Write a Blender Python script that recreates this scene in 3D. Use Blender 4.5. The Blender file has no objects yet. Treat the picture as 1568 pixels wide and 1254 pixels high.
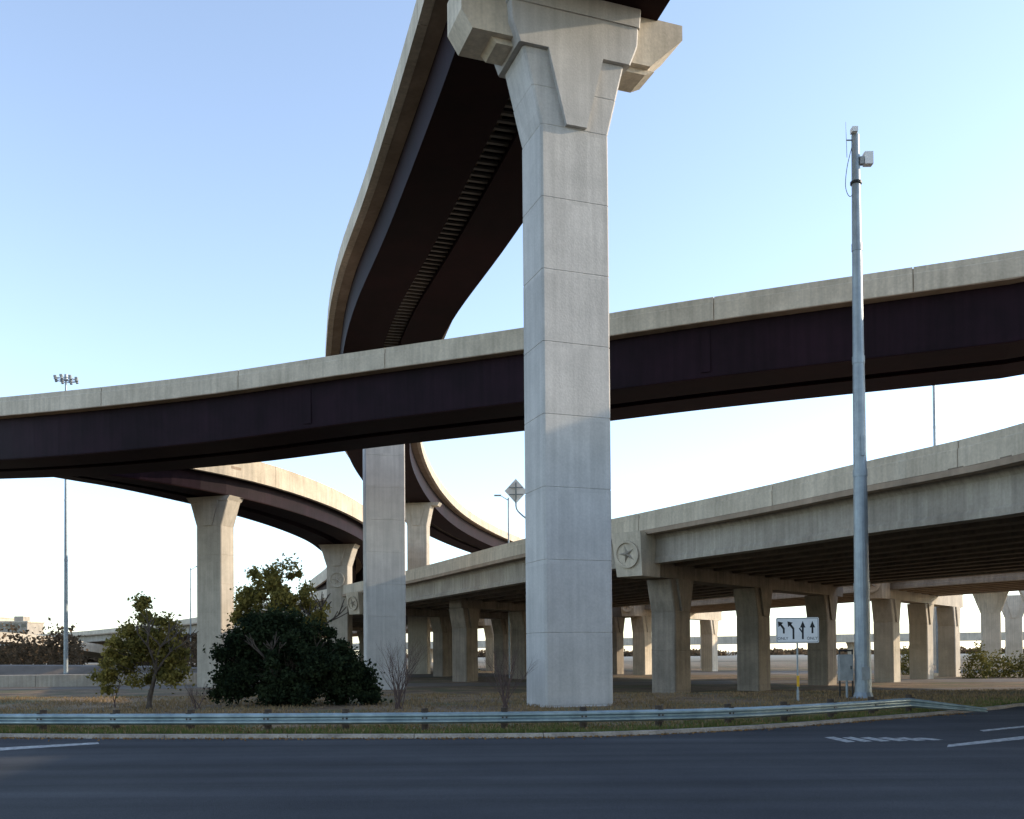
import bpy, math, random
import numpy as np
from mathutils import Vector, Matrix
random.seed(7); rng=np.random.default_rng(7)
scene=bpy.context.scene
# ------------------------------------------------------------------ camera
F=1500.0; PITCH=0.0175; ROLL=-0.008
CY=1000-F*math.tan(PITCH)
CAM=Vector((0,0,2.0))
R=Matrix.Rotation(math.pi/2+PITCH,3,'X')@Matrix.Rotation(ROLL,3,'Z')
cd=bpy.data.cameras.new("camera"); cam=bpy.data.objects.new("camera",cd)
scene.collection.objects.link(cam); scene.camera=cam
cam.matrix_world=Matrix.Translation(CAM)@R.to_4x4()
cd.sensor_width=36; cd.lens=F/1568*36; cd.shift_y=(CY-627)/1568; cd.clip_end=6000; cd.clip_start=.1
# survey: turns sight-line measurements + distance into real world positions
def ray(px,py): return R@Vector(((px-784)/F,-(py-CY)/F,-1))
def at(px,py,Y):
    d=ray(px,py); return CAM+d*(Y/d.y)
def gnd(px,py,z=0.0):
    d=ray(px,py); return CAM+d*((z-CAM.z)/d.z)
# ------------------------------------------------------------------ world
SUN_EL=math.radians(18.5); SUN_AZ=math.radians(80)   # azimuth clockwise from +Y
w=bpy.data.worlds.new("World"); scene.world=w; w.use_nodes=True
nt=w.node_tree; bg=nt.nodes["Background"]
sky=nt.nodes.new("ShaderNodeTexSky"); sky.sky_type='NISHITA'; sky.sun_disc=False
sky.sun_elevation=SUN_EL; sky.sun_rotation=SUN_AZ
sky.air_density=1.0; sky.dust_density=.35; sky.ozone_density=3.0
hs=nt.nodes.new("ShaderNodeHueSaturation"); hs.inputs["Saturation"].default_value=.78
nt.links.new(sky.outputs[0],hs.inputs["Color"]); nt.links.new(hs.outputs[0],bg.inputs[0]); bg.inputs[1].default_value=0.385
sl=bpy.data.lights.new("sun","SUN"); sl.energy=5.0; sl.angle=math.radians(.5); sl.color=(1,.83,.62)
so=bpy.data.objects.new("sun",sl); scene.collection.objects.link(so)
sd=Vector((math.sin(SUN_AZ)*math.cos(SUN_EL),math.cos(SUN_AZ)*math.cos(SUN_EL),math.sin(SUN_EL)))
so.rotation_euler=sd.to_track_quat('Z','Y').to_euler(); so.location=(60,40,60)
scene.view_settings.view_transform='Standard'; scene.view_settings.look='None'; scene.view_settings.exposure=0
# ------------------------------------------------------------------ materials
def mat(name,c1,c2=None,scale=1.0,rough=.85,bump=0.0,bscale=20,streak=0.0,metal=0.0,fine=0.0,coords='Object',strips=0.0,spec=.3,stretch=None):
    m=bpy.data.materials.new(name); m.use_nodes=True; n=m.node_tree; L=n.links
    b=n.nodes["Principled BSDF"]; b.inputs["Roughness"].default_value=rough; b.inputs["Metallic"].default_value=metal
    b.inputs["Specular IOR Level"].default_value=spec
    tc=n.nodes.new("ShaderNodeTexCoord"); co=tc.outputs[coords]
    if c2 is None: c2=tuple(x*.8 for x in c1)
    nz=n.nodes.new("ShaderNodeTexNoise"); nz.inputs["Scale"].default_value=scale; nz.inputs["Detail"].default_value=8; nz.inputs["Roughness"].default_value=.62
    L.new(co,nz.inputs["Vector"])
    rp=n.nodes.new("ShaderNodeValToRGB"); rp.color_ramp.elements[0].position=.35; rp.color_ramp.elements[1].position=.66
    rp.color_ramp.elements[0].color=(*c2,1); rp.color_ramp.elements[1].color=(*c1,1)
    L.new(nz.outputs[0],rp.inputs[0]); col=rp.outputs[0]
    def mul(col,fac_out,lo,hi,a=.3,bb=.7):
        mr=n.nodes.new("ShaderNodeMapRange"); mr.inputs[1].default_value=a; mr.inputs[2].default_value=bb
        mr.inputs[3].default_value=lo; mr.inputs[4].default_value=hi; L.new(fac_out,mr.inputs[0])
        mx=n.nodes.new("ShaderNodeVectorMath"); mx.operation='SCALE'; L.new(col,mx.inputs[0]); L.new(mr.outputs[0],mx.inputs["Scale"])
        return mx.outputs[0]
    if streak>0:
        mp=n.nodes.new("ShaderNodeMapping"); mp.inputs["Scale"].default_value=(2.6,2.6,.12); L.new(co,mp.inputs[0])
        n2=n.nodes.new("ShaderNodeTexNoise"); n2.inputs["Scale"].default_value=1.6; n2.inputs["Detail"].default_value=5; L.new(mp.outputs[0],n2.inputs["Vector"])
        col=mul(col,n2.outputs[0],1-streak,1+streak*.5)
    if stretch:
        mp=n.nodes.new("ShaderNodeMapping"); mp.inputs["Scale"].default_value=stretch; L.new(co,mp.inputs[0])
        n2=n.nodes.new("ShaderNodeTexNoise"); n2.inputs["Scale"].default_value=1.0; n2.inputs["Detail"].default_value=6; L.new(mp.outputs[0],n2.inputs["Vector"])
        col=mul(col,n2.outputs[0],.74,1.25)
    if strips>0:
        mp=n.nodes.new("ShaderNodeMapping"); mp.inputs["Scale"].default_value=(1/.62,.01,1/2.55); mp.inputs["Location"].default_value=(.27,.5,0); L.new(co,mp.inputs[0])
        fl=n.nodes.new("ShaderNodeVectorMath"); fl.operation='FLOOR'; L.new(mp.outputs[0],fl.inputs[0])
        wn=n.nodes.new("ShaderNodeTexWhiteNoise"); wn.noise_dimensions='3D'; L.new(fl.outputs[0],wn.inputs["Vector"])
        col=mul(col,wn.outputs[0],1-strips,1+strips,0,1)
    if fine>0:
        n3=n.nodes.new("ShaderNodeTexNoise"); n3.inputs["Scale"].default_value=bscale; n3.inputs["Detail"].default_value=6; L.new(co,n3.inputs["Vector"])
        col=mul(col,n3.outputs[0],1-fine,1+fine)
    L.new(col,b.inputs["Base Color"])
    if bump>0:
        n4=n.nodes.new("ShaderNodeTexNoise"); n4.inputs["Scale"].default_value=bscale; n4.inputs["Detail"].default_value=6; L.new(co,n4.inputs["Vector"])
        bp=n.nodes.new("ShaderNodeBump"); bp.inputs["Strength"].default_value=bump; bp.inputs["Distance"].default_value=.02
        L.new(n4.outputs[0],bp.inputs["Height"]); L.new(bp.outputs[0],b.inputs["Normal"])
    return m
M_COL=mat("concrete_column",(.54,.515,.48),(.455,.435,.405),.7,.9,.3,14,.12,fine=.06,strips=.06)
M_COLW=mat("concrete_column_warm",(.51,.45,.365),(.40,.355,.29),.7,.9,.3,14,.14,fine=.07,strips=.05)
M_PAR=mat("concrete_parapet",(.66,.57,.445),(.50,.43,.33),.5,.9,.3,9,.18,fine=.08)
M_BEAM=mat("concrete_beam",(.44,.39,.32),(.32,.28,.23),.45,.9,.3,9,.22,fine=.08)
M_BENT=mat("concrete_bent_shaded",(.30,.25,.195),(.20,.168,.132),.6,.9,.3,10,.22,fine=.08,strips=.06)  # streaked concrete, base colour darkened to stand in for shade under the deck
M_INB=mat("concrete_inner_beam",(.26,.205,.15),(.17,.135,.10),.5,.9,.2,9,.15)  # darker than the edge beams: under-deck shade put into the colour
M_SOF=mat("concrete_soffit",(.42,.32,.235),(.28,.215,.155),.5,.9,.2,9,.1)  # warm tint paints in the glow bounced up from sunlit ground
M_STEEL=mat("maroon_steel",(.020,.008,.014),(.011,.005,.008),.35,.6,.05,6,.25,spec=.10)
M_STEELB=mat("maroon_steel_bottom",(.020,.006,.006),(.012,.004,.004),.35,.7,spec=.08)
M_PAN=mat("deck_pan_metal",(.17,.14,.115),(.06,.05,.04),.12,.5,metal=.2)
M_GALV=mat("galvanised_steel",(.31,.35,.37),(.23,.26,.28),2.0,.45,.1,30,.1,metal=.5)
M_RAIL=mat("guardrail_steel",(.38,.46,.47),(.22,.29,.31),1.4,.42,.1,20,.2,metal=.5)
M_WOOD=mat("weathered_wood",(.075,.055,.04),(.045,.033,.025),3,.9,.3,20)
M_ASPH=mat("asphalt",(.062,.064,.068),(.044,.046,.051),.25,.85,.5,60,0,fine=.4,spec=.12,stretch=(.05,1.1,1))
M_ASPH2=mat("asphalt_old",(.19,.155,.125),(.12,.10,.08),.3,.85,.3,30)
M_PAINT=mat("road_paint",(.55,.55,.53),(.14,.14,.14),7,.7)
M_WHITE=mat("sign_white",(.80,.80,.78),(.74,.74,.72),3,.5)
M_BLACK=mat("sign_black",(.02,.02,.02),(.015,.015,.015),3,.5)
M_YEL=mat("marker_yellow",(.75,.42,.03),(.6,.33,.02),3,.5)
M_CAB=mat("painted_metal_grey",(.34,.35,.34),(.25,.26,.25),3,.6)
M_BARK=mat("bark",(.11,.085,.065),(.06,.045,.035),6,.95,.6,30)
M_TWIG=mat("twig",(.13,.085,.07),(.08,.055,.05),6,.95)
M_GLASS=mat("window_glass",(.03,.035,.04),None,5,.1,spec=.6)
# ground
def ground_mat():
    m=mat("dry_grass_ground",(.28,.185,.10),(.11,.075,.045),.5,.95,.6,8,fine=.45)
    n=m.node_tree; L=n.links; b=n.nodes["Principled BSDF"]; col=b.inputs["Base Color"].links[0].from_socket
    tc=n.nodes.new("ShaderNodeTexCoord"); sp=n.nodes.new("ShaderNodeSeparateXYZ"); L.new(tc.outputs["Object"],sp.inputs[0])
    nz=n.nodes.new("ShaderNodeTexNoise"); nz.inputs["Scale"].default_value=.25; nz.inputs["Detail"].default_value=7; L.new(tc.outputs["Object"],nz.inputs["Vector"])
    r=n.nodes.new("ShaderNodeMapRange"); r.inputs[1].default_value=.50; r.inputs[2].default_value=.60; L.new(nz.outputs[0],r.inputs[0])
    mx=n.nodes.new("ShaderNodeMix"); mx.data_type='RGBA'; L.new(r.outputs[0],mx.inputs[0]); L.new(col,mx.inputs[6]); mx.inputs[7].default_value=(.11,.10,.045,1)
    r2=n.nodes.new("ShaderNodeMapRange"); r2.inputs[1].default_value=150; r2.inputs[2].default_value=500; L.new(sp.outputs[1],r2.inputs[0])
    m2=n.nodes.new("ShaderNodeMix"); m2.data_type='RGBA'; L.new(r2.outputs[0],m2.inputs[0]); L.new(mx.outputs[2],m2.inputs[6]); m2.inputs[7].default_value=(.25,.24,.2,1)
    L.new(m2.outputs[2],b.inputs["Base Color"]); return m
M_GND=ground_mat()
def leaf_mat(name,c1,c2,trans=.35):
    m=bpy.data.materials.new(name); m.use_nodes=True; n=m.node_tree; L=n.links
    for x in list(n.nodes): n.nodes.remove(x)
    out=n.nodes.new("ShaderNodeOutputMaterial"); ge=n.nodes.new("ShaderNodeNewGeometry")
    tc=n.nodes.new("ShaderNodeTexCoord"); nz=n.nodes.new("ShaderNodeTexNoise"); nz.inputs["Scale"].default_value=1.3; L.new(tc.outputs["Object"],nz.inputs["Vector"])
    ad=n.nodes.new("ShaderNodeMath"); ad.operation='ADD'; L.new(nz.outputs[0],ad.inputs[0]); 
    mu=n.nodes.new("ShaderNodeMath"); mu.operation='MULTIPLY'; mu.inputs[1].default_value=.5; L.new(ge.outputs["Random Per Island"],mu.inputs[0]); L.new(mu.outputs[0],ad.inputs[1])
    rp=n.nodes.new("ShaderNodeValToRGB"); rp.color_ramp.elements[0].position=.45; rp.color_ramp.elements[1].position=1.0
    rp.color_ramp.elements[0].color=(*c2,1); rp.color_ramp.elements[1].color=(*c1,1); L.new(ad.outputs[0],rp.inputs[0])
    d=n.nodes.new("ShaderNodeBsdfDiffuse"); t=n.nodes.new("ShaderNodeBsdfTranslucent"); mx=n.nodes.new("ShaderNodeMixShader"); mx.inputs[0].default_value=trans
    L.new(rp.outputs[0],d.inputs[0]); L.new(rp.outputs[0],t.inputs[0]); L.new(d.outputs[0],mx.inputs[1]); L.new(t.outputs[0],mx.inputs[2]); L.new(mx.outputs[0],out.inputs[0])
    return m
M_LYEL=leaf_mat("leaves_autumn",(.32,.25,.065),(.10,.095,.032),.45)
M_LDRK=leaf_mat("leaves_evergreen",(.036,.048,.022),(.010,.016,.010),.12)
M_LMID=leaf_mat("leaves_distant",(.17,.115,.07),(.08,.06,.038),.3)
M_GRASS=leaf_mat("grass_blades",(.34,.235,.125),(.17,.12,.06),.3)
M_GRASSG=leaf_mat("grass_green",(.17,.19,.06),(.09,.11,.035),.3)
M_LITTER=leaf_mat("leaf_litter",(.30,.17,.07),(.14,.08,.04),.1)
# ------------------------------------------------------------------ mesh builder
class MB:
    def __init__(s): s.v=[];s.f=[];s.m=[];s.mats=[]
    def mi(s,m):
        if m not in s.mats: s.mats.append(m)
        return s.mats.index(m)
    def add(s,vs,fs,m):
        o=len(s.v); s.v+= [tuple(x) for x in vs]; k=s.mi(m)
        for f in fs: s.f.append(tuple(i+o for i in f)); s.m.append(k)
    def loft(s,rings,m,caps=True):
        n=len(rings[0]); vs=[p for r in rings for p in r]; fs=[]
        for i in range(len(rings)-1):
            for j in range(n):
                a=i*n+j;b=i*n+(j+1)%n; fs.append((a,b,b+n,a+n))
        if caps: fs.append(tuple(range(n))[::-1]); fs.append(tuple((len(rings)-1)*n+j for j in range(n)))
        s.add(vs,fs,m)
    def box(s,c,d,m,M=None):
        M=M or Matrix.Identity(4); x,y,z=d[0]/2,d[1]/2,d[2]/2
        vs=[M@Vector((c[0]+a*x,c[1]+b*y,c[2]+e*z)) for e in(-1,1) for a,b in((-1,-1),(1,-1),(1,1),(-1,1))]
        s.add(vs,[(3,2,1,0),(4,5,6,7),(0,1,5,4),(1,2,6,5),(2,3,7,6),(3,0,4,7)],m)
    def tube(s,p0,p1,r0,r1,m,n=8):
        p0=Vector(p0);p1=Vector(p1); d=(p1-p0); 
        if d.length<1e-6: return
        q=d.to_track_quat('Z','Y').to_matrix(); rings=[]
        for p,r in((p0,r0),(p1,r1)): rings.append([p+q@Vector((math.cos(2*math.pi*k/n)*r,math.sin(2*math.pi*k/n)*r,0)) for k in range(n)])
        s.loft(rings,m)
    def poly(s,pts,off,m):   # extruded polygon: pts list of Vector, off Vector
        s.loft([[Vector(p) for p in pts],[Vector(p)+off for p in pts]],m)
    def build(s,name,M=None,smooth=False,recalc=True,parent=None):
        me=bpy.data.meshes.new(name); me.from_pydata(s.v,[],s.f)
        for m in s.mats: me.materials.append(m)
        me.polygons.foreach_set("material_index",s.m); 
        if recalc:
            import bmesh
            bm=bmesh.new(); bm.from_mesh(me); bmesh.ops.recalc_face_normals(bm,faces=bm.faces); bm.to_mesh(me); bm.free()
        if smooth: me.polygons.foreach_set("use_smooth",[True]*len(me.polygons))
        me.update(); o=bpy.data.objects.new(name,me); scene.collection.objects.link(o)
        if M is not None: o.matrix_world=M
        if parent: o.parent=parent
        return o
def catmull(P,k=12):
    P=[Vector(p) for p in P]; Q=[P[0]*2-P[1]]+P+[P[-1]*2-P[-2]]; out=[]
    for i in range(1,len(Q)-2):
        a,b,c,d=Q[i-1:i+3]
        for j in range(k):
            t=j/k; out.append(.5*((2*b)+(c-a)*t+(2*a-5*b+4*c-d)*t*t+(3*b-a-3*c+d)*t**3))
    out.append(P[-1]); return out
class Path:
    def __init__(s,P,k=12):
        s.p=catmull(P,k); s.c=[0]
        for a,b in zip(s.p,s.p[1:]): s.c.append(s.c[-1]+(b-a).length)
        s.len=s.c[-1]
    def pos(s,t):
        t=max(0,min(s.len,t)); i=min(np.searchsorted(s.c,t,side='right')-1,len(s.p)-2)
        return s.p[i].lerp(s.p[i+1],(t-s.c[i])/(s.c[i+1]-s.c[i]))
    def fr(s,t):
        a=s.pos(max(0,t-1.5)); b=s.pos(min(s.len,t+1.5)); d=b-a; d.z=0; d.normalize()
        return s.pos(t),Vector((-d.y,d.x,0)),d
    def nearY(s,Y):
        return min((abs(s.pos(t).y-Y),t) for t in np.arange(0,s.len,.5))[1]
    def near(s,x,y):
        return min(((s.pos(t).x-x)**2+(s.pos(t).y-y)**2,t) for t in np.arange(0,s.len,.5))[1]
def sweep(mb,path,prof,m,s0=0,s1=None,step=2.0):
    s1=path.len if s1 is None else s1; n=max(1,int((s1-s0)/step)); rings=[]
    for i in range(n+1):
        p,nn,_=path.fr(s0+(s1-s0)*i/n); rings.append([p+nn*a+Vector((0,0,z)) for a,z in prof])
    mb.loft(rings,m)
def barrier_prof(o,g,low=-.3,h=1.0):  # o outer offset, g inward sign
    return [(o,low),(o,h*.66),(o+g*.05,h*.70),(o+g*.05,h),(o+g*.25,h),(o+g*.28,.35),(o+g*.42,.05),(o+g*.42,low)]
def barriers(mb,path,prof,m,piece=9.5,gap=.05,s0=0,s1=None,ph=0):
    s1=path.len if s1 is None else s1; a=s0-ph
    o=prof[0][0]; g=1 if prof[-1][0]>o else -1
    if len(prof)==8: sweep(mb,path,[(o+g*.09,prof[0][1]+.02),(o+g*.09,.93),(o+g*.2,.93),(o+g*.2,prof[0][1]+.02)],M_SOF)
    while a<s1:
        b=min(a+piece,s1); aa=max(a,s0)
        if b-gap>aa+.2: sweep(mb,path,prof,m,aa,b-gap)
        a+=piece
def tub(mb,path,c,wt,wb,z0,z1):
    sweep(mb,path,[(c-wt/2,z0),(c-wb/2,z1),(c+wb/2,z1),(c+wt/2,z0)],M_STEEL)
    sweep(mb,path,[(c-wb/2-.12,z1-.05),(c+wb/2+.12,z1-.05),(c+wb/2+.12,z1-.1),(c-wb/2-.12,z1-.1)],M_STEELB)
# column ------------------------------------------------------------
def rring(w,d,z,ins=0,ch=.07):
    x=w/2-ins;y=d/2-ins
    return [Vector(p) for p in((-x+ch,-y,z),(x-ch,-y,z),(x,-y+ch,z),(x,y-ch,z),(x-ch,y,z),(-x+ch,y,z),(-x,y-ch,z),(-x,-y+ch,z))]
def shaft(mb,w,d,z0,z1,m,seg=2.55):
    z=z1; rings=[]
    while z>z0+.01:
        zb=max(z-seg,z0); rings=[rring(w,d,zb,.02),rring(w,d,zb+.02),rring(w,d,z-.02),rring(w,d,z,.02)]
        mb.loft(rings,m); z=zb
def flare(mb,w,d,z0,z1,fw,m,vee=True,steps=2,vt=.17):
    hs=[z0+(z1-z0)*i/steps for i in range(steps+1)]; ws=[w+(fw-w)*i/steps for i in range(steps+1)]
    for i in range(steps):
        mb.loft([rring(ws[i],d,hs[i],.02),rring(ws[i]+.0,d,hs[i]+.03),rring(ws[i+1],d,hs[i+1]-.02),rring(ws[i+1],d,hs[i+1],.02)],m)
    if vee:
        for g in(-1,1):
            y=g*(d/2-.03); t=vt*g
            pts=[(-w*.15,y,z0+.05),(w*.15,y,z0+.05),(fw*.27,y,z1+.003),(-fw*.27,y,z1+.003)]
            mb.poly(pts,Vector((0,t,0)),m)
def medallion(mb,M,r,m):
    # disc ring + star; local XZ plane facing -Y
    n=28
    def circ(rr,y): return [M@Vector((rr*math.cos(2*math.pi*k/n),y,rr*math.sin(2*math.pi*k/n))) for k in range(n)]
    mb.loft([circ(r,.25),circ(r,-.14),circ(r*.84,-.14),circ(r*.82,-.03),circ(.02,-.03)],m,caps=False)
    st=[]
    for k in range(10):
        rr=r*.72 if k%2==0 else r*.22; a=math.pi/2+.25+k*math.pi/5; st.append(M@Vector((rr*math.cos(a),-.032,rr*math.sin(a))))
    c=M@Vector((0,-.22,0)); mb.add(st+[c],[(k,(k+1)%10,10) for k in range(10)],M_BEAM)
def column_obj(name,x,y,rot,w,d,z0,zs,zt,fw,m=None,seg=2.55,extra=None,med=False,vt=.17):
    m=m or M_COLW
    mb=MB(); shaft(mb,w,d,z0,zs,m,seg); flare(mb,w,d,zs,zt,fw,m,vt=vt)
    if extra: extra(mb)
    if med: medallion(mb,Matrix.Translation((0,-d/2-.04,zs-1.6)),w*.36,m)
    return mb.build(name,Matrix.Translation((x,y,0))@Matrix.Rotation(rot,4,'Z'))
# ------------------------------------------------------------------ ramp A (high curved flyover)
ZA=27.6
A=Path([(14,-25,ZA),(10.5,-5,ZA+.1),(6.2,18,ZA+.1),(2.1,35.3,ZA),(-3.0,53,ZA-.1),(-7.1,66,ZA-.2),(-9.8,77,ZA-.4),(-12.8,93,ZA-.7),(-15.0,115,ZA-1.3),(-14.3,140,ZA-2.3),(-11,162,ZA-3.3),(-4,186,ZA-4.2),(6,208,ZA-5),(22,232,ZA-5.8)])
mb=MB(); H=4.55
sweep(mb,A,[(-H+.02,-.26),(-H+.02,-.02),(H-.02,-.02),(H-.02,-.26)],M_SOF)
barriers(mb,A,barrier_prof(H,-1),M_PAR); barriers(mb,A,barrier_prof(-H,1),M_PAR)
tub(mb,A,2.0,2.9,2.6,-.27,-2.25); tub(mb,A,-2.0,2.9,2.6,-.27,-2.25)
t=2.0
while t<A.len:
    p,n,d=A.fr(t); M=Matrix(((n.x,d.x,0,p.x),(n.y,d.y,0,p.y),(0,0,1,p.z),(0,0,0,1)))
    mb.box((0,0,-1.95),(1.25,.2,.12),M_PAN,M)
    t+=.62
t=3.0
while t<A.len:
    p,n,d=A.fr(t); M=Matrix(((n.x,d.x,0,p.x),(n.y,d.y,0,p.y),(0,0,1,p.z),(0,0,0,1)))
    mb.box((0,0,-1.7),(1.6,.14,.16),M_STEEL,M)
    t+=5.5
mb.build("curved_flyover_ramp")
# column 1 with stepped capital and hammerhead cap
TH=math.radians(20)
def cap1(mb):
    mb.loft([rring(4.3,2.28,23.203),rring(4.9,2.28,23.95),rring(4.98,2.28,24.6)],M_COL)
    mb.loft([rring(5.06,2.40,24.6),rring(5.16,2.46,25.32),],M_COL)
    # hammerhead beam, profile in XZ extruded along Y
    pr=[(-4.15,24.1),(-3.75,23.5),(3.1,23.5),(4.45,24.75),(4.45,25.3),(-4.15,25.3)]
    mb.poly([Vector((a,-.85,b)) for a,b in pr],Vector((0,1.7,0)),M_PAR)
    pr=[(-2.8,23.3),(3.0,23.3),(3.4,23.5),(-3.0,23.5)]
    mb.poly([Vector((a,-.6,b)) for a,b in pr],Vector((0,1.2,0)),M_PAR)
c1=(2.05,35.35)
column_obj("main_bridge_pier",*c1,TH,2.6,1.95,-1.0,20.55,23.2,3.9,m=M_COL,extra=cap1,vt=.195)
def capT(z0,z1,half,d):
    def f(mb):
        pr=[(-half,z0+.9),(-half+1.4,z0),(half-1.4,z0),(half,z0+.9),(half,z1),(-half,z1)] if z1-z0>1 else [(-half+.3,z0),(half-.3,z0),(half,z1),(-half,z1)]
        mb.poly([Vector((a,-d/2,b)) for a,b in pr],Vector((0,d,0)),M_COLW)
    return f
Y2=78
p,n,_=A.fr(A.nearY(Y2)); zb=p.z-2.35; v=at(588,800,Y2)
column_obj("bridge_pier",v.x,Y2,math.radians(14),3.15,2.0,-1.5,zb-4.6,zb-1.9,4.2,m=M_COL,extra=capT(zb-2,zb,4.0,1.7))
p,n,_=A.fr(A.nearY(136)); zb=p.z-2.35
column_obj("bridge_pier",p.x+1.6,137,math.radians(-8),2.8,2.0,-1.5,zb-3.3,zb-.4,4.0,extra=capT(zb-.5,zb-.05,3.2,1.7))
# ------------------------------------------------------------------ overpass B
def top(px,py,Y,dz=-1.0):
    v=at(px,py,Y); v.z+=dz; return v
Bp=[top(-700,672,86),top(-350,640,76),top(0,608,64.5),top(286,577,60.5),top(535,540,58),top(808,500,54.5),top(945,477,52.5),top(1118,450,50.3),top(1473,397,46),top(1568,382,45),top(2100,270,40),top(3200,60,30)]
B=Path(Bp,8); mb=MB(); WB=8.2
sweep(mb,B,[(.02,-.26),(.02,-.02),(WB-.02,-.02),(WB-.02,-.26)],M_SOF)
barriers(mb,B,barrier_prof(0,1,-.22),M_PAR,piece=9.6,ph=3); barriers(mb,B,barrier_prof(WB,-1,-.22),M_PAR)
tub(mb,B,2.05,2.7,2.6,-.27,-2.95); tub(mb,B,5.8,2.7,2.6,-.27,-2.95)
t=2.0
while t<B.len:
    p,n,d=B.fr(t); M=Matrix(((n.x,d.x,0,p.x),(n.y,d.y,0,p.y),(0,0,1,p.z),(0,0,0,1)))
    mb.box((4.0,0,-2.6),(1.6,.16,.18),M_STEEL,M); t+=5.2
t=6.0
while t<B.len:   # field splices on the outer web
    p,n,d=B.fr(t); M=Matrix(((n.x,d.x,0,p.x),(n.y,d.y,0,p.y),(0,0,1,p.z),(0,0,0,1)))
    mb.box((.70,0,-1.6),(.05,.5,2.2),M_STEEL,M); t+=24
mb.build("crossing_overpass")
v=B.fr(14)[0]; column_obj("bridge_pier",v.x+2,v.y+4,.3,2.7,1.9,-1.5,v.z-6,v.z-3.2,4.0)
v=B.fr(B.len-12)[0]; column_obj("bridge_pier",v.x,v.y+4,-.3,2.7,1.9,-1.5,v.z-6,v.z-3.2,4.0)
# ------------------------------------------------------------------ ramp C (left curved ramp, behind the overpass)
C=Path([(-150,112,25.5),(-95,93,24.2),(-64,85.5,22.8),(-47,82.5,21.2),(-37.5,82.5,19.8),(-31,84.3,18.9),(-26.3,89,18.35),(-23.0,97,18.0),(-21.0,107,17.75),(-20.4,118,17.5),(-21.2,135,16.7),(-25,158,15.8),(-34,185,14.8)])
mb=MB(); H=4.2
sweep(mb,C,[(-H+.02,-.26),(-H+.02,-.02),(H-.02,-.02),(H-.02,-.26)],M_SOF)
barriers(mb,C,barrier_prof(H,-1,-.95),M_PAR); barriers(mb,C,barrier_prof(-H,1,-.95),M_PAR)
tub(mb,C,1.9,2.7,2.4,-.27,-2.35); tub(mb,C,-1.9,2.7,2.4,-.27,-2.35)
mb.build("curved_connector_ramp")
for Y,r,med in((87,-20,False),(117,-8,True)):
    v=at(330 if Y==87 else 520,900,Y); p=C.pos(C.near(v.x,Y)); zb=p.z-2.46
    column_obj("bridge_pier",v.x,Y,math.radians(r),2.6,1.9,-1.5,zb-2.6,zb-.25,4.1,extra=capT(zb-.4,zb,2.3,2.1),med=med)
p=C.pos(40); column_obj("bridge_pier",p.x,p.y,-1.2,2.6,1.9,-1.5,p.z-5,p.z-2.6,4.1)
# ------------------------------------------------------------------ viaduct D (wide, low) and E behind it
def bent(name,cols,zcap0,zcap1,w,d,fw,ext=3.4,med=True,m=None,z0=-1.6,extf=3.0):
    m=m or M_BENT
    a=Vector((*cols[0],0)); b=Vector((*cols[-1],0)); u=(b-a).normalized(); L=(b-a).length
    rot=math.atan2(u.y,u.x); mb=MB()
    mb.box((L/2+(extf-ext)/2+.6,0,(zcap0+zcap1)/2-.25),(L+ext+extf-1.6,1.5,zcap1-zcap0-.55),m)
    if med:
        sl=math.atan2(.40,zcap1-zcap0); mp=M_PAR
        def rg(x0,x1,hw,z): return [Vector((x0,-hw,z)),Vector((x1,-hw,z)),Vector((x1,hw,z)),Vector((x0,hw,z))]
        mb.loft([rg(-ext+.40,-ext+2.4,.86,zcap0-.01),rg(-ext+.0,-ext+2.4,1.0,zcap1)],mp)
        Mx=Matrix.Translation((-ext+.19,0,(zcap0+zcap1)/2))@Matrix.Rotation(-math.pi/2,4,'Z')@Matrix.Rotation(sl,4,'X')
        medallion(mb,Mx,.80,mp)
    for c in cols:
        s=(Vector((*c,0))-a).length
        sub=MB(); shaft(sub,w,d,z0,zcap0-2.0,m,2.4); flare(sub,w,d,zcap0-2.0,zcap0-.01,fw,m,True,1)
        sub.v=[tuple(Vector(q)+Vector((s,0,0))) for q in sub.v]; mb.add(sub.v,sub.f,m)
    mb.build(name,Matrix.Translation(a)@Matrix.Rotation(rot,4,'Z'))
ZD=9.2
Dp=[(-190,345,ZD-1.6),(-118,268,ZD-1.3),(-66,200,ZD-.6),(-30,135,ZD-.1),(-11.2,98,ZD),(1.2,69.5,ZD),(8.2,56.5,ZD),(12.3,48.5,ZD-.05),(15.1,42,ZD-.1),(17.8,33.8,ZD-.35),(19.8,20,ZD-.6),(20.5,4,ZD-.8),(19.5,-30,ZD-1)]
D=Path(Dp,8)
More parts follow.
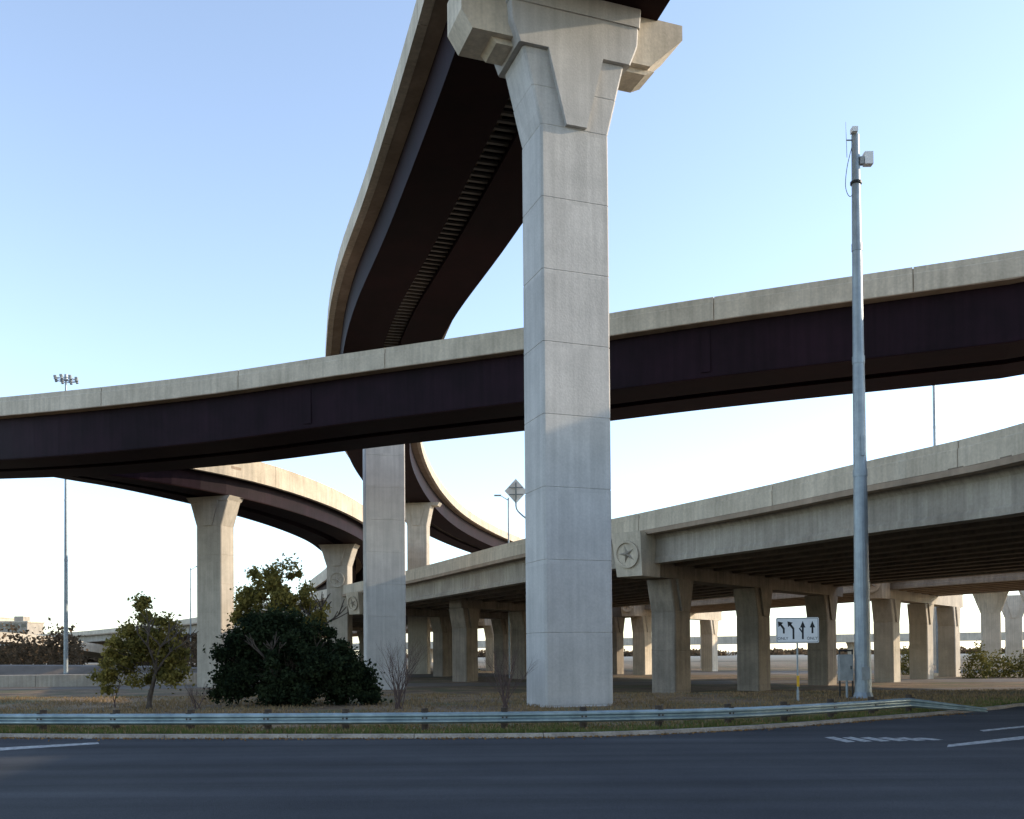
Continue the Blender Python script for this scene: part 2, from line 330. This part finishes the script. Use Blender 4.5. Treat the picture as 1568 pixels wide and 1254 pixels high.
def viaduct(path,W,name,nb,inner):
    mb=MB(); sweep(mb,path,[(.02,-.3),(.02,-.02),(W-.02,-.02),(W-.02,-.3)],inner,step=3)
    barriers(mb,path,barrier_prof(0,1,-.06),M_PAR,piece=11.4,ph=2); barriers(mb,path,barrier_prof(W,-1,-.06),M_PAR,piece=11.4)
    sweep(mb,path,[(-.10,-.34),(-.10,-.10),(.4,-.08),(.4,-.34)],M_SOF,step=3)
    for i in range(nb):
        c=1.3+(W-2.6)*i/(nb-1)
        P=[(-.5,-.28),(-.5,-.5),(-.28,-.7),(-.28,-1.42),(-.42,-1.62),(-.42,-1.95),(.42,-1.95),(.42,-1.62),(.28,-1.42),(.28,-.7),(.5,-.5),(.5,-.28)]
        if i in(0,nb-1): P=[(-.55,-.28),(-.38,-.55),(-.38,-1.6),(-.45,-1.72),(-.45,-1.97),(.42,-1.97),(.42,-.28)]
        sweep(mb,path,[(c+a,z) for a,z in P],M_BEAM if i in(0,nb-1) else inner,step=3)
    t=12.0
    while t<path.len:  # diaphragms
        p,n,d=path.fr(t); M=Matrix(((n.x,d.x,0,p.x),(n.y,d.y,0,p.y),(0,0,1,p.z),(0,0,0,1)))
        mb.box((W/2,0,-1.0),(W-3.0,.3,1.1),inner,M); t+=13
    mb.build(name)
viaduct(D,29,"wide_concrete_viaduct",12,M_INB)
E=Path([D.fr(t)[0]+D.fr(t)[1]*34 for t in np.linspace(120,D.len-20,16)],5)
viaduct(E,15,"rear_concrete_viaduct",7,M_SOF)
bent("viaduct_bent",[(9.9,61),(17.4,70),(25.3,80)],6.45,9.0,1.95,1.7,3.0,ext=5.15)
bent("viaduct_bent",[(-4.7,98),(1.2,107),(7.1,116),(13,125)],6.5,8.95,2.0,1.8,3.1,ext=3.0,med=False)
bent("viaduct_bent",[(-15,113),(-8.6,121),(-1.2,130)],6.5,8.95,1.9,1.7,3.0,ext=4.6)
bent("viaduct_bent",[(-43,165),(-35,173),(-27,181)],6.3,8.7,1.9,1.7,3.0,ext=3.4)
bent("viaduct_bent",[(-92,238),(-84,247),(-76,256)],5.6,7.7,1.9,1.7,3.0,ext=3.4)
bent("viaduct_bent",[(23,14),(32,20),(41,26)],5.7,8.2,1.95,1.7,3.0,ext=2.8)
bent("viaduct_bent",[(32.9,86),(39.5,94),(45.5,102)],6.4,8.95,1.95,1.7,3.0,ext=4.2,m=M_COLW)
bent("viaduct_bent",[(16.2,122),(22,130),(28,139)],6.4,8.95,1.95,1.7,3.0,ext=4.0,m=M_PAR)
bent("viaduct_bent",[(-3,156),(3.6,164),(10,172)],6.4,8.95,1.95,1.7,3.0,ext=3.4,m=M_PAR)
# far right piers with their own connector
Hh=Path([(20,190,13.6),(60,148,14.2),(100,128,14.6),(160,112,15)],8); mb=MB()
sweep(mb,Hh,[(0,-.3),(0,0),(10,0),(10,-.3)],M_SOF,step=4); barriers(mb,Hh,barrier_prof(-.02,1),M_PAR); barriers(mb,Hh,barrier_prof(10.02,-1),M_PAR)
tub(mb,Hh,2.6,2.6,2.0,-.31,-2.2); tub(mb,Hh,7.4,2.6,2.0,-.31,-2.2); mb.build("distant_connector_ramp")
for px,Y in((1517,150),(1590,140),(1150,178),(1085,165),(1552,175),(1440,185)):
    v=at(px,950,Y); column_obj("distant_bridge_pier",v.x,Y,math.radians(-20),2.6,2.0,-1.5,7.5,11.6,5.6,M_PAR)
# low overpass at the far left
def low(name,P,piers,th=1.1,w=8):
    Lo=Path(P,8); mb=MB()
    sweep(mb,Lo,[(.02,-th),(.02,-.02),(w,-.02),(w,-th)],M_SOF,step=3); barriers(mb,Lo,barrier_prof(0,1,-th),M_PAR); barriers(mb,Lo,barrier_prof(w+.03,-1,-th),M_PAR)
    mb.build(name)
    for t in piers:
        p,n,_=Lo.fr(t); q=p+n*w/2; column_obj("distant_bridge_pier",q.x,q.y,.7,2.2,1.6,-1.5,q.z-2.6,q.z-th,4.0,M_PAR)
low("low_overpass",[(-190,120,7.3),(-150,158,7.6),(-124,190,7.4),(-108,214,6.2),(-101,236,4.2),(-98,262,1.6),(-97,285,-.5)],(30,62,92))
low("low_overpass",[(-60,330,4.6),(0,300,5.0),(60,280,5.3),(130,262,5.6),(230,245,5.6)],range(10,290,26),1.2,10)
# ------------------------------------------------------------------ ground
kerb_px=[(-900,1118),(-400,1124),(0,1130),(400,1131),(784,1130),(1000,1125),(1200,1114),(1350,1102),(1450,1094),(1530,1086),(1620,1079)]
kp=[gnd(a,b) for a,b in kerb_px]
kp=[Vector((-90,kp[0].y,0))]+[k for k in kp if k.x>-80]+[Vector((34,39,0)),Vector((80,44,0))]
K=Path(kp,8); ks=[K.pos(t) for t in np.linspace(0,K.len,120)]
ZG=-.8
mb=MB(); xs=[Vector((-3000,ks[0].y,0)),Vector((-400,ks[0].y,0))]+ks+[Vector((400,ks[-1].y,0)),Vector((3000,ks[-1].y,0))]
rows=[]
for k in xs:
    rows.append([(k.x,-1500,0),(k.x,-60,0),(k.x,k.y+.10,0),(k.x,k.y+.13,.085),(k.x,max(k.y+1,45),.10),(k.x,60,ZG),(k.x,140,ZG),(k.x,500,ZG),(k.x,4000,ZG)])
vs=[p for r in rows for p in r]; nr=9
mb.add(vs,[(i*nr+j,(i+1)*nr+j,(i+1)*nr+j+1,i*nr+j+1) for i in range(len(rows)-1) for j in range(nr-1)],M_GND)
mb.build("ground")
mb=MB(); vs=[];
for k in ks: vs+=[(k.x,-14,.004),(k.x,k.y-.02,.004)]
mb.add(vs,[(2*i,2*i+2,2*i+3,2*i+1) for i in range(len(ks)-1)],M_ASPH); mb.build("road",recalc=False)
mb=MB(); M_KERB=mat("kerb_concrete",(.40,.34,.27),(.22,.185,.15),1.5,.9,.4,20,fine=.25)
t=0
while t<K.len-3.05:
    sweep(mb,K,[(-.06,-.02),(-.03,.095),(.13,.105),(.14,-.02)],M_KERB,t,t+3.03,1.0); t+=3.05
mb.build("kerb")
def sheet(name,pts,z,m):
    mb=MB(); mb.add([(a,b,z) for a,b in pts],[tuple(range(len(pts)))],m); return mb.build(name,recalc=False)
mb=MB()
def mk(pts,z=.008):
    q=[gnd(a,b,z) for a,b in pts]; mb.add(q,[tuple(range(len(q)))],M_PAINT)
mk([(-60,1153),(-60,1148),(150,1136.5),(152,1139)])
mk([(1450,1144),(1452,1140),(1620,1121),(1650,1123)])
for i in range(6):
    x=1262+i*27; mk([(x,1129+i*.3),(x+14,1127.8+i*.3),(x+48,1135.6-i*.6),(x+34,1136.6-i*.6)])
mk([(1500,1118),(1600,1108),(1606,1109.5),(1506,1120)])
mb.build("lane_markings",recalc=False)
sheet("frontage_road",[(-70,84),(75,84),(80,93),(-70,94)],ZG+.004,M_ASPH2)
sheet("frontage_road",[(-130,118),(160,118),(160,135),(-130,135)],ZG+.004,M_ASPH2)
sheet("side_road",[(26,60.5),(95,60.5),(95,72),(26,72)],ZG+.004,M_ASPH2)
# grass
def blades(name,n,xr,yf,h,m,wid=.012):
    x=rng.uniform(*xr,n); y=yf(x,n); keep=(np.sin(x*1.3)+np.sin(x*.47+1)+np.sin(y*.9+x*.2)+rng.normal(0,1.2,n))>-1.0; x=x[keep]; y=y[keep]; n=len(x)
    ang=rng.uniform(0,math.pi,n); hh=rng.uniform(h*.4,h,n)*(1+.35*np.sin(x*2.1)*np.sin(x*.7)); lean=rng.normal(0,.35,(n,2))*hh[:,None]
    z=np.where(y<45,.085,.1-(y-45)/15*.9)
    w=wid*rng.uniform(.6,1.6,n); dx=np.cos(ang)*w; dy=np.sin(ang)*w
    V=np.stack([np.stack([x-dx,y-dy,z],1),np.stack([x+dx,y+dy,z],1),np.stack([x+lean[:,0],y+lean[:,1],z+hh],1)],1).reshape(-1,3)
    me=bpy.data.meshes.new(name); me.from_pydata(V.tolist(),[],np.arange(3*n).reshape(-1,3).tolist()); me.materials.append(m)
    o=bpy.data.objects.new(name,me); scene.collection.objects.link(o); return o
kx=np.array([k.x for k in ks]); ky=np.array([k.y for k in ks])
blades("green_grass",70000,(-32,20),lambda x,n: np.interp(x,kx,ky)+.16+rng.exponential(1.0,n),.11,M_GRASSG)
blades("dry_grass",100000,(-45,26),lambda x,n: np.interp(x,kx,ky)+.2+rng.uniform(0,1,n)**1.2*26,.14,M_GRASS,.02)
# ------------------------------------------------------------------ guardrail
G=Path([Vector((-70,27.5,.1))]+[gnd(a,b,.1) for a,b in((-350,1118),(0,1120),(400,1120),(784,1117.5),(1000,1114),(1150,1109),(1300,1099),(1400,1091),(1460,1088),(1510,1088))],10)
mb=MB()
W=[(0,.17),(-.085,.215),(-.085,.25),(0,.295),(0,.325),(-.085,.37),(-.085,.405),(0,.45),(.012,.45),(-.070,.405),(-.070,.37),(.012,.325),(.012,.295),(-.070,.25),(-.070,.215),(.012,.17)]
t=.2
while t<G.len-3.2:
    sweep(mb,G,W,M_RAIL,t,min(t+3.95,G.len-3),.5); t+=3.9
t=1.0
while t<G.len-2.5:
    p,n,d=G.fr(t); M=Matrix(((d.x,n.x,0,p.x),(d.y,n.y,0,p.y),(0,0,1,p.z),(0,0,0,1)))
    tilt=Matrix.Rotation(random.uniform(-.03,.03),4,'Y')
    mb.tube(M@Vector((0,.16,-.3)),M@tilt@Vector((0,.16,.54)),.09,.09,M_WOOD,10)
    mb.box((0,.04,.30),(.14,.10,.34),M_WOOD,M); mb.box((0,-.0,.31),(.05,.04,.05),M_GALV,M); t+=1.98
# turned-down end
p,n,d=G.fr(G.len-3); e=G.fr(G.len)[0]
mb.loft([[p+n*a+Vector((0,0,z)) for a,z in W],[e+n*a*.6+Vector((0,0,(z-.17)*.5-.06)) for a,z in W]],M_RAIL)
mb.build("guardrail")
# ------------------------------------------------------------------ poles
def mast(name,px,pyb,pyt,Y,r0,r1,head=None,z0=None):
    b=at(px,pyb,Y); tp=at(px,pyt,Y); mb=MB(); zt=tp.z; zb=b.z if z0 is None else z0
    k=5
    for i in range(k):
        a0=i/k;a1=(i+1)/k; mb.tube((b.x,Y,zb+(zt-zb)*a0),(b.x,Y,zb+(zt-zb)*a1),r0+(r1-r0)*a0,r0+(r1-r0)*a1,M_GALV,18)
        if i: mb.tube((b.x,Y,zb+(zt-zb)*a0-.15),(b.x,Y,zb+(zt-zb)*a0+.15),r0+(r1-r0)*a0+.02,r0+(r1-r0)*a0+.02,M_GALV,18)
    if head: head(mb,Vector((b.x,Y,zt)),Vector((b.x,Y,zb)))
    return mb.build(name)
def cam_head(mb,t,b):
    mb.tube(b,b+Vector((0,0,.12)),.55,.55,M_GALV,16)
    mb.tube(b+Vector((0,0,.1)),b+Vector((0,0,.35)),.42,.33,M_GALV,12)
    mb.box((b.x,b.y-.33,b.z+1.1),(.3,.1,.5),M_CAB)
    mb.tube(t,t+Vector((0,0,.22)),.1,.1,M_GALV); mb.box((t.x-.1,t.y-.15,t.z+.12),(.22,.3,.2),M_WHITE)
    mb.tube(t+Vector((-.1,0,-.2)),t+Vector((-.35,0,-.2)),.03,.03,M_GALV)
    mb.tube(t+Vector((-.35,0,-.9)),t+Vector((-.38,0,.55)),.012,.008,M_GALV,6)
    for z in(-1.0,-1.15): mb.tube(t+Vector((0,0,z)),t+Vector((.45,0,z)),.025,.025,M_GALV)
    mb.box((t.x+.48,t.y-.05,t.z-1.0),(.34,.3,.5),M_WHITE); mb.box((t.x+.2,t.y-.1,t.z-1.1),(.16,.2,.3),M_CAB)
    P=catmull([t+Vector((-.1,0,-.3)),t+Vector((-.35,0,-1.3)),t+Vector((-.42,0,-2.1)),t+Vector((-.25,0,-2.5)),t+Vector((0,0,-2.2))],5)
    for a,c in zip(P,P[1:]): mb.tube(a,c,.014,.014,M_BLACK,5)
    mb.tube(t+Vector((0,0,-2.0)),t+Vector((0,0,-1.9)),.23,.23,M_BLACK,12)
    mb.box((t.x+.02,t.y-.27,b.z+10.2),(.14,.08,.8),M_GALV)
Yp=39.3
mast("camera_pole",1322,1074,207,Yp,.33,.155,cam_head,z0=-.02)
def ring_head(mb,t,b):
    mb.tube(t,t+Vector((0,0,.8)),.25,.2,M_GALV)
    for k in range(8):
        a=k*math.pi/4; q=t+Vector((1.3*math.cos(a),1.3*math.sin(a),.1)); q2=t+Vector((1.3*math.cos(a+math.pi/4),1.3*math.sin(a+math.pi/4),.1))
        mb.tube(q,q2,.05,.05,M_GALV,6); mb.tube(t+Vector((0,0,.1)),q,.04,.04,M_GALV,6)
        mb.box((q.x,q.y,q.z+.22),(.32,.32,.25),M_CAB); mb.tube(q+Vector((0,0,.1)),q+Vector((.1,0,-.2)),.14,.18,M_CAB,8)
mast("high_mast_light",101,1027,583,122,.28,.12,ring_head,z0=-1)
def arm_head(s,L=2.2):
    def f(mb,t,b):
        mb.tube(t+Vector((0,0,-.3)),t+Vector((s*L,0,.25)),.05,.04,M_GALV,6); mb.box((t.x+s*(L+.3),t.y,t.z+.26),(.8,.3,.15),M_CAB)
    return f
mast("street_lamp",292,990,870,165,.12,.08,arm_head(1,1.0),z0=-1)
mast("street_lamp",780,960,762,110,.11,.08,arm_head(-1,.9),z0=-1)
mast("high_mast_light",1432,720,560,118,.22,.15,ring_head,z0=-1)
# ------------------------------------------------------------------ lane-use sign
v=gnd(1222,1077); Ys=v.y; sgn=bpy.data.objects.new("lane_use_sign",None); scene.collection.objects.link(sgn); sgn.location=(v.x,Ys,0)
sgn.rotation_euler=(0,0,math.radians(-4))
ct=at(1221,965,Ys); cz=ct.z; sw,sh=1.60,.97
mb=MB(); mb.tube((0,0,-.2),(0,0,cz+.4),.035,.035,M_GALV,10); mb.tube((0,0,.1),(0,0,.5),.05,.05,M_GALV,10); mb.build("post",parent=sgn)
def rrect(w,h,r,y,n=5):
    P=[]
    for cx,cz_,a0 in((w/2-r,h/2-r,0),(-w/2+r,h/2-r,90),(-w/2+r,-h/2+r,180),(w/2-r,-h/2+r,270)):
        for k in range(n): a=math.radians(a0+90*k/(n-1)); P.append(Vector((cx+r*math.cos(a),y,cz_+cz+r*math.sin(a))))
    return P
mb=MB(); mb.poly(rrect(sw,sh,.06,-.045),Vector((0,-.012,0)),M_WHITE); mb.build("panel",parent=sgn)
mb=MB(); y=-.0615
fr_o=rrect(sw-.05,sh-.05,.05,y); fr_i=rrect(sw-.08,sh-.08,.04,y); n=len(fr_o)
mb.add(fr_o+fr_i,[(k,(k+1)%n,n+(k+1)%n,n+k) for k in range(n)],M_BLACK)
def P2(L): 
    mb.add([Vector((a,y,cz+b)) for a,b in L],[tuple(range(len(L)))],M_BLACK)
def up(cx,b0=-.2,b1=.3,w=.035):
    P2([(cx-w,b0),(cx+w,b0),(cx+w,b1-.2),(cx-w,b1-.2)]); P2([(cx-.1,b1-.2),(cx+.1,b1-.2),(cx,b1+.05)])
def leftarrow(cx,b0=-.2,full=True):
    w=.035; P2([(cx+.05-w,b0),(cx+.05+w,b0),(cx+.05+w,.08),(cx+.05-w,.04)])
    P2([(cx+.05+w,.08),(cx-.06,.27),(cx-.11,.21),(cx+.05-w,.04)]); P2([(cx-.17,.34),(cx-.15,.12),(cx+.03,.29)])
leftarrow(-.56,-.12); leftarrow(-.2,-.34); up(.2,-.34); P2([(.165,-.1),(.165,-.02),(.09,.1),(.05,.06)]); up(.56,-.12)
mb.build("arrows",parent=sgn,recalc=False)
for cx in(-.56,.56):
    fc=bpy.data.curves.new("only","FONT"); fc.body="ONLY"; fc.size=.15; fc.align_x='CENTER'
    to=bpy.data.objects.new("only_tmp",fc); scene.collection.objects.link(to)
    me=bpy.data.meshes.new_from_object(to); bpy.data.objects.remove(to); me.materials.append(M_BLACK)
    o=bpy.data.objects.new("only_text",me); scene.collection.objects.link(o); o.parent=sgn; o.rotation_euler=(math.pi/2,0,0); o.location=(cx-.02*cx,y,cz-.36)
mb=MB()
mb.box((0,-.05,.85),(.1,.02,.42),M_YEL); mb.build("object_marker",parent=sgn)
# small roadside cabinet on frame (left of pole)
a=gnd(1297,1072); mb=MB(); ca=at(1297,1022,a.y)
mb.box((a.x-.05,a.y,ca.z),(.52,.3,1.05),M_CAB); mb.box((a.x-.05,a.y-.16,ca.z+.05),(.4,.02,.8),M_CAB); mb.box((a.x+.12,a.y-.18,ca.z),(.04,.03,.14),M_BLACK)
for s in(-.24,.28): mb.tube((a.x+s,a.y+.12,-.1),(a.x+s,a.y+.12,ca.z+.72),.035,.035,M_BLACK,8)
mb.tube((a.x-.24,a.y+.12,ca.z+.68),(a.x+.28,a.y+.12,ca.z+.68),.03,.03,M_BLACK,8); mb.tube((a.x,a.y,-.1),(a.x,a.y,ca.z-.5),.05,.05,M_GALV,8)
mb.build("control_cabinet")
# diamond warning sign seen from the back on viaduct barrier
b=at(806,826,70.5); mb=MB(); c=at(790,752,70.5)
mb.poly([c+Vector((0,0,.9)),c+Vector((.82,.15,0)),c+Vector((0,0,-.9)),c+Vector((-.82,-.15,0))],Vector((0,.03,0)),M_WHITE)
mb.box((c.x,c.y-.06,c.z+.25),(1.0,.06,.07),M_GALV); mb.box((c.x,c.y-.06,c.z-.25),(1.0,.06,.07),M_GALV); mb.box((c.x,c.y-.12,c.z-.2),(.1,.06,1.6),M_GALV)
P=catmull([c+Vector((0,-.1,-.6)),c+Vector((.05,-.1,-1.3)),c+Vector((.5,0,-1.8)),c+Vector((1.3,0,-2.5)),b+Vector((.3,.1,-.2))],5)
for p0,p1 in zip(P,P[1:]): mb.tube(p0,p1,.06,.06,M_GALV,8)
mb.build("warning_sign")
# ------------------------------------------------------------------ left retaining wall / distant items
mb=MB(); Wl=Path([(-110,92,ZG),(-60,90,ZG),(-38,92,ZG),(-24,100,ZG),(-12,112,ZG)],6)
barriers(mb,Wl,[(0,-.2),(0,1.1),(.25,1.15),(.3,-.2)],M_BEAM,piece=6,gap=.05); mb.build("concrete_barrier_wall")
mb=MB(); Er=Path([(-220,150,ZG+1.9),(-120,130,ZG+1.9),(-60,128,ZG+1.6),(-30,135,ZG+.6),(-10,150,ZG+.05)],6)
sweep(mb,Er,[(-4,-2.2),(0,0),(12,0),(16,-2.2)],M_ASPH2,step=3); mb.build("embankment_road")
# ------------------------------------------------------------------ vegetation
def leaves(P,size,m,name=None,flat=.6):
    n=len(P); P=np.array(P); u=rng.normal(size=(n,3)); u/=np.linalg.norm(u,axis=1)[:,None]; v=rng.normal(size=(n,3)); v-=u*(u*v).sum(1)[:,None]; v/=np.linalg.norm(v,axis=1)[:,None]
    s=size*rng.uniform(.5,1.4,n)[:,None]; u=u*s; v=v*s*flat
    V=np.stack([P-u,P-v*.9,P+u,P+v],1).reshape(-1,3); return V
def leafobj(name,V,m):
    n=len(V)//4; me=bpy.data.meshes.new(name); me.from_pydata(V.tolist(),[],np.arange(4*n).reshape(-1,4).tolist()); me.materials.append(m)
    o=bpy.data.objects.new(name,me); scene.collection.objects.link(o)
def tree(name,x,y,h,trunk_r,clumps,nleaf,size,m,z0=.0,levels=4,spread=.5,forks=3,first=.35,trunks=1,inner=.25,ncl=46,tight=1.0):
    mb=MB()
    def br(p,d,L,r,lv):
        k=3; q=p; 
        for i in range(k):
            d=(d+Vector((random.gauss(0,.12),random.gauss(0,.12),random.gauss(.04,.06)))).normalized(); q2=q+d*L/k
            mb.tube(q,q2,r*(1-.35*i/k),r*(1-.35*(i+1)/k),M_BARK,6 if lv>1 else 8); q=q2
        if lv>=levels: return
        for i in range(forks):
            a=random.uniform(0,2*math.pi)+i*2*math.pi/forks; nd=(d+Vector((math.cos(a)*spread*1.3,math.sin(a)*spread*1.3,random.uniform(-.05,.35)))).normalized()
            br(q,nd,L*random.uniform(.55,.8),r*.6,lv+1)
    for i in range(trunks):
        br(Vector((x+random.uniform(-.2,.2)*(trunks>1),y+random.uniform(-.2,.2)*(trunks>1),z0)),Vector((random.gauss(0,.12),random.gauss(0,.12),1)).normalized(),h*first,trunk_r,1)
    pts=[]
    for (cx,cy,cz,rx,ry,rz,wt) in clumps:
        nc=max(4,int(wt*ncl))
        for i in range(nc):
            u=rng.normal(size=3); u/=np.linalg.norm(u); rr=rng.uniform(inner,1.15)**.5
            if rng.random()<.18: rr*=1.36
            c=np.array([x+cx+u[0]*rx*rr,y+cy+u[1]*ry*rr,z0+cz+u[2]*rz*rr]); k=int(nleaf*wt/nc*rng.uniform(.2,1.8))
            cs=rng.uniform(.07,.21)*tight
            pts.append(c+rng.normal(size=(k,3))*np.array([cs,cs,cs*.8]))
            if rng.random()<.7:
                b0=Vector((x+cx*.6,y+cy*.6,z0+cz-rz*.4)); mb.tube(b0.lerp(Vector(c),.3),Vector(c)+Vector((0,0,.16)),.018,.005,M_BARK,4)
    P=np.concatenate(pts); P=P[P[:,2]>z0+.05]; V=leaves(P,size,m)
    o=len(mb.v); mb.v+= [tuple(q) for q in V.tolist()]; k=mb.mi(m)
    nf=len(P); mb.f+=[(o+4*i,o+4*i+1,o+4*i+2,o+4*i+3) for i in range(nf)]; mb.m+=[k]*nf
    return mb.build(name,recalc=False)
t1=gnd(228,1086,.1)
tree("small_deciduous_tree",t1.x,t1.y,4.2,.085,[(-.1,0,1.5,1.3,.9,.6,.9),(-.55,0,2.6,.65,.6,.65,.45),(.35,.1,2.9,.6,.6,.7,.45),(-.25,0,3.6,.5,.5,.45,.16),(1.15,0,1.3,.55,.5,.4,.22),(-1.35,0,1.1,.45,.5,.4,.18),(-.9,0,2.1,.5,.5,.5,.22),(.9,0,2.2,.5,.5,.45,.2)],4900,.070,M_LYEL,z0=.05,trunks=2,ncl=32,tight=.9)
t1=gnd(405,1080,.1)
tree("autumn_tree",t1.x,t1.y+2.0,5.4,.12,[(-.1,0,4.0,1.3,1.1,.9,.9),(.35,0,5.0,.65,.6,.5,.25),(-1.2,0,3.7,.7,.7,.8,.45),(1.3,0,3.7,.8,.8,.65,.4),(-.6,0,5.1,.5,.5,.4,.15)],6000,.074,M_LYEL,z0=.05,first=.38,ncl=38,tight=.9)
tree("evergreen_oak",t1.x+.9,t1.y-.1,3.4,.1,[(-1.2,0,2.5,.95,.9,.75,.9),(.0,0,1.5,1.8,1.3,1.0,1.9),(.6,0,2.7,.7,.8,.6,.4),(1.6,0,1.5,.9,.9,.8,.65),(-1.8,0,1.5,.75,.8,.9,.65),(2.5,.2,1.0,.6,.7,.7,.4),(0,0,.6,2.1,1.1,.5,.85),(-.5,0,3.2,.4,.4,.35,.15),(2.9,.2,.5,.4,.4,.3,.12),(-2.3,0,.7,.4,.4,.4,.15)],13500,.072,M_LDRK,z0=.05,trunks=3,inner=.1,ncl=46,tight=1.15)
def bare(name,px,py,h,spread,n=5,m=M_TWIG):
    g=gnd(px,py,.08); mb=MB()
    def br(p,d,L,r,lv):
        q=p
        for i in range(3):
            d=(d+Vector((random.gauss(0,.13),random.gauss(0,.13),.05))).normalized(); q2=q+d*L/3; mb.tube(q,q2,r,r*.85,m,5); r*=.85
            q=q2
            if lv<4 and random.random()<.9:
                a=random.uniform(0,2*math.pi); br(q,(d+Vector((math.cos(a)*.7,math.sin(a)*.7,.2))).normalized(),L*.6,r*.6,lv+1)
        if lv<4: br(q,d,L*.6,r*.7,lv+1)
    for i in range(n):
        a=random.uniform(0,2*math.pi); br(g+Vector((random.gauss(0,.08),random.gauss(0,.08),0)),Vector((math.cos(a)*spread,math.sin(a)*spread,1)).normalized(),h*.42,.022,1)
    mb.build(name,recalc=False)
bare("bare_shrub",610,1086,2.9,.4,10); bare("bare_shrub",775,1086,2.6,.25,8); bare("bare_shrub",528,1070,3.1,.3,9); bare("bare_shrub",178,1084,3.6,.4,2); bare("bare_shrub",300,1086,1.2,.5,4)
# fallen leaves lying along the kerb and in the grass
n=2600; lx=rng.uniform(-30,14,n); ly=np.interp(lx,kx,ky)-.10-rng.exponential(.10,n); lz=np.full(n,.02)
n2=2500; lx2=rng.uniform(-30,16,n2); ly2=np.interp(lx2,kx,ky)+.2+rng.exponential(2,n2); lz2=np.full(n2,.13)
V=leaves(np.stack([np.r_[lx,lx2],np.r_[ly,ly2],np.r_[lz,lz2]],1),.032,None); leafobj("fallen_leaves",V,M_LITTER)
def mass(name,items,m,size,dens):
    V=[]
    for (x,y,z,rx,ry,rz) in items:
        n=int(dens*rx*rz); u=rng.normal(size=(n,3)); u/=np.linalg.norm(u,axis=1)[:,None]; r=rng.uniform(.5,1.05,n)[:,None]
        nz=1+.25*np.sin(u[:,[0]]*7+x)*np.cos(u[:,[2]]*6+y)
        P=np.array([x,y,z])+u*r*nz*np.array([rx,ry,rz]); V.append(leaves(P,size,m))
    leafobj(name,np.concatenate(V),m)
items=[]
for i in range(42):
    x=-190+i*3.6+rng.uniform(-2,2); items.append((x,rng.uniform(145,175),1.6,rng.uniform(3,5),3,rng.uniform(2.2,5.6)))
mass("distant_tree_mass",items,M_LMID,.35,45)
items=[(rng.uniform(-500,-40),rng.uniform(420,520),2,rng.uniform(12,22),8,rng.uniform(5,9)) for i in range(60)]+[(rng.uniform(-40,700),rng.uniform(620,720),0,rng.uniform(12,22),8,rng.uniform(2,4)) for i in range(60)]
mass("horizon_trees",items,M_LMID,1.5,7)
items=[(at(px,1025,Y).x,Y,.1,rx,1.5,rz) for px,Y,rx,rz in((1497,95,1.3,2.4),(1530,98,1.8,1.5),(1580,96,2.0,1.9),(1395,110,1.6,2.3),(700,150,3,2))]
mass("roadside_shrubs",items,leaf_mat("leaves_shrub",(.19,.17,.055),(.075,.08,.03),.4),.12,600)
# ------------------------------------------------------------------ distant buildings
def building(name,x,y,w,d,h,fl,m):
    mb=MB(); mb.box((x,y,h/2-1),(w,d,h+2),m); mb.box((x,y,h+.4),(w+.8,d+.8,.8),M_PAR); nb=int(w/4)
    for f in range(fl):
        for i in range(nb):
            mb.box((x-w/2+w*(i+.5)/nb,y-d/2+.05,h*(f+.55)/fl),(w/nb*.6,.3,h/fl*.5),M_GLASS)
            mb.box((x-w/2+w*(i+.5)/nb,y-d/2-.15,h*(f+.55)/fl-h/fl*.27),(w/nb*.7,.3,.25),M_PAR)
    mb.box((x+w*.2,y,h+2),(w*.2,d*.4,3),m); mb.build(name)
building("office_building",at(20,960,520).x,520,24,18,20,5,M_BEAM)
building("office_building",at(-30,960,560).x,560,30,18,24,6,M_PAR)
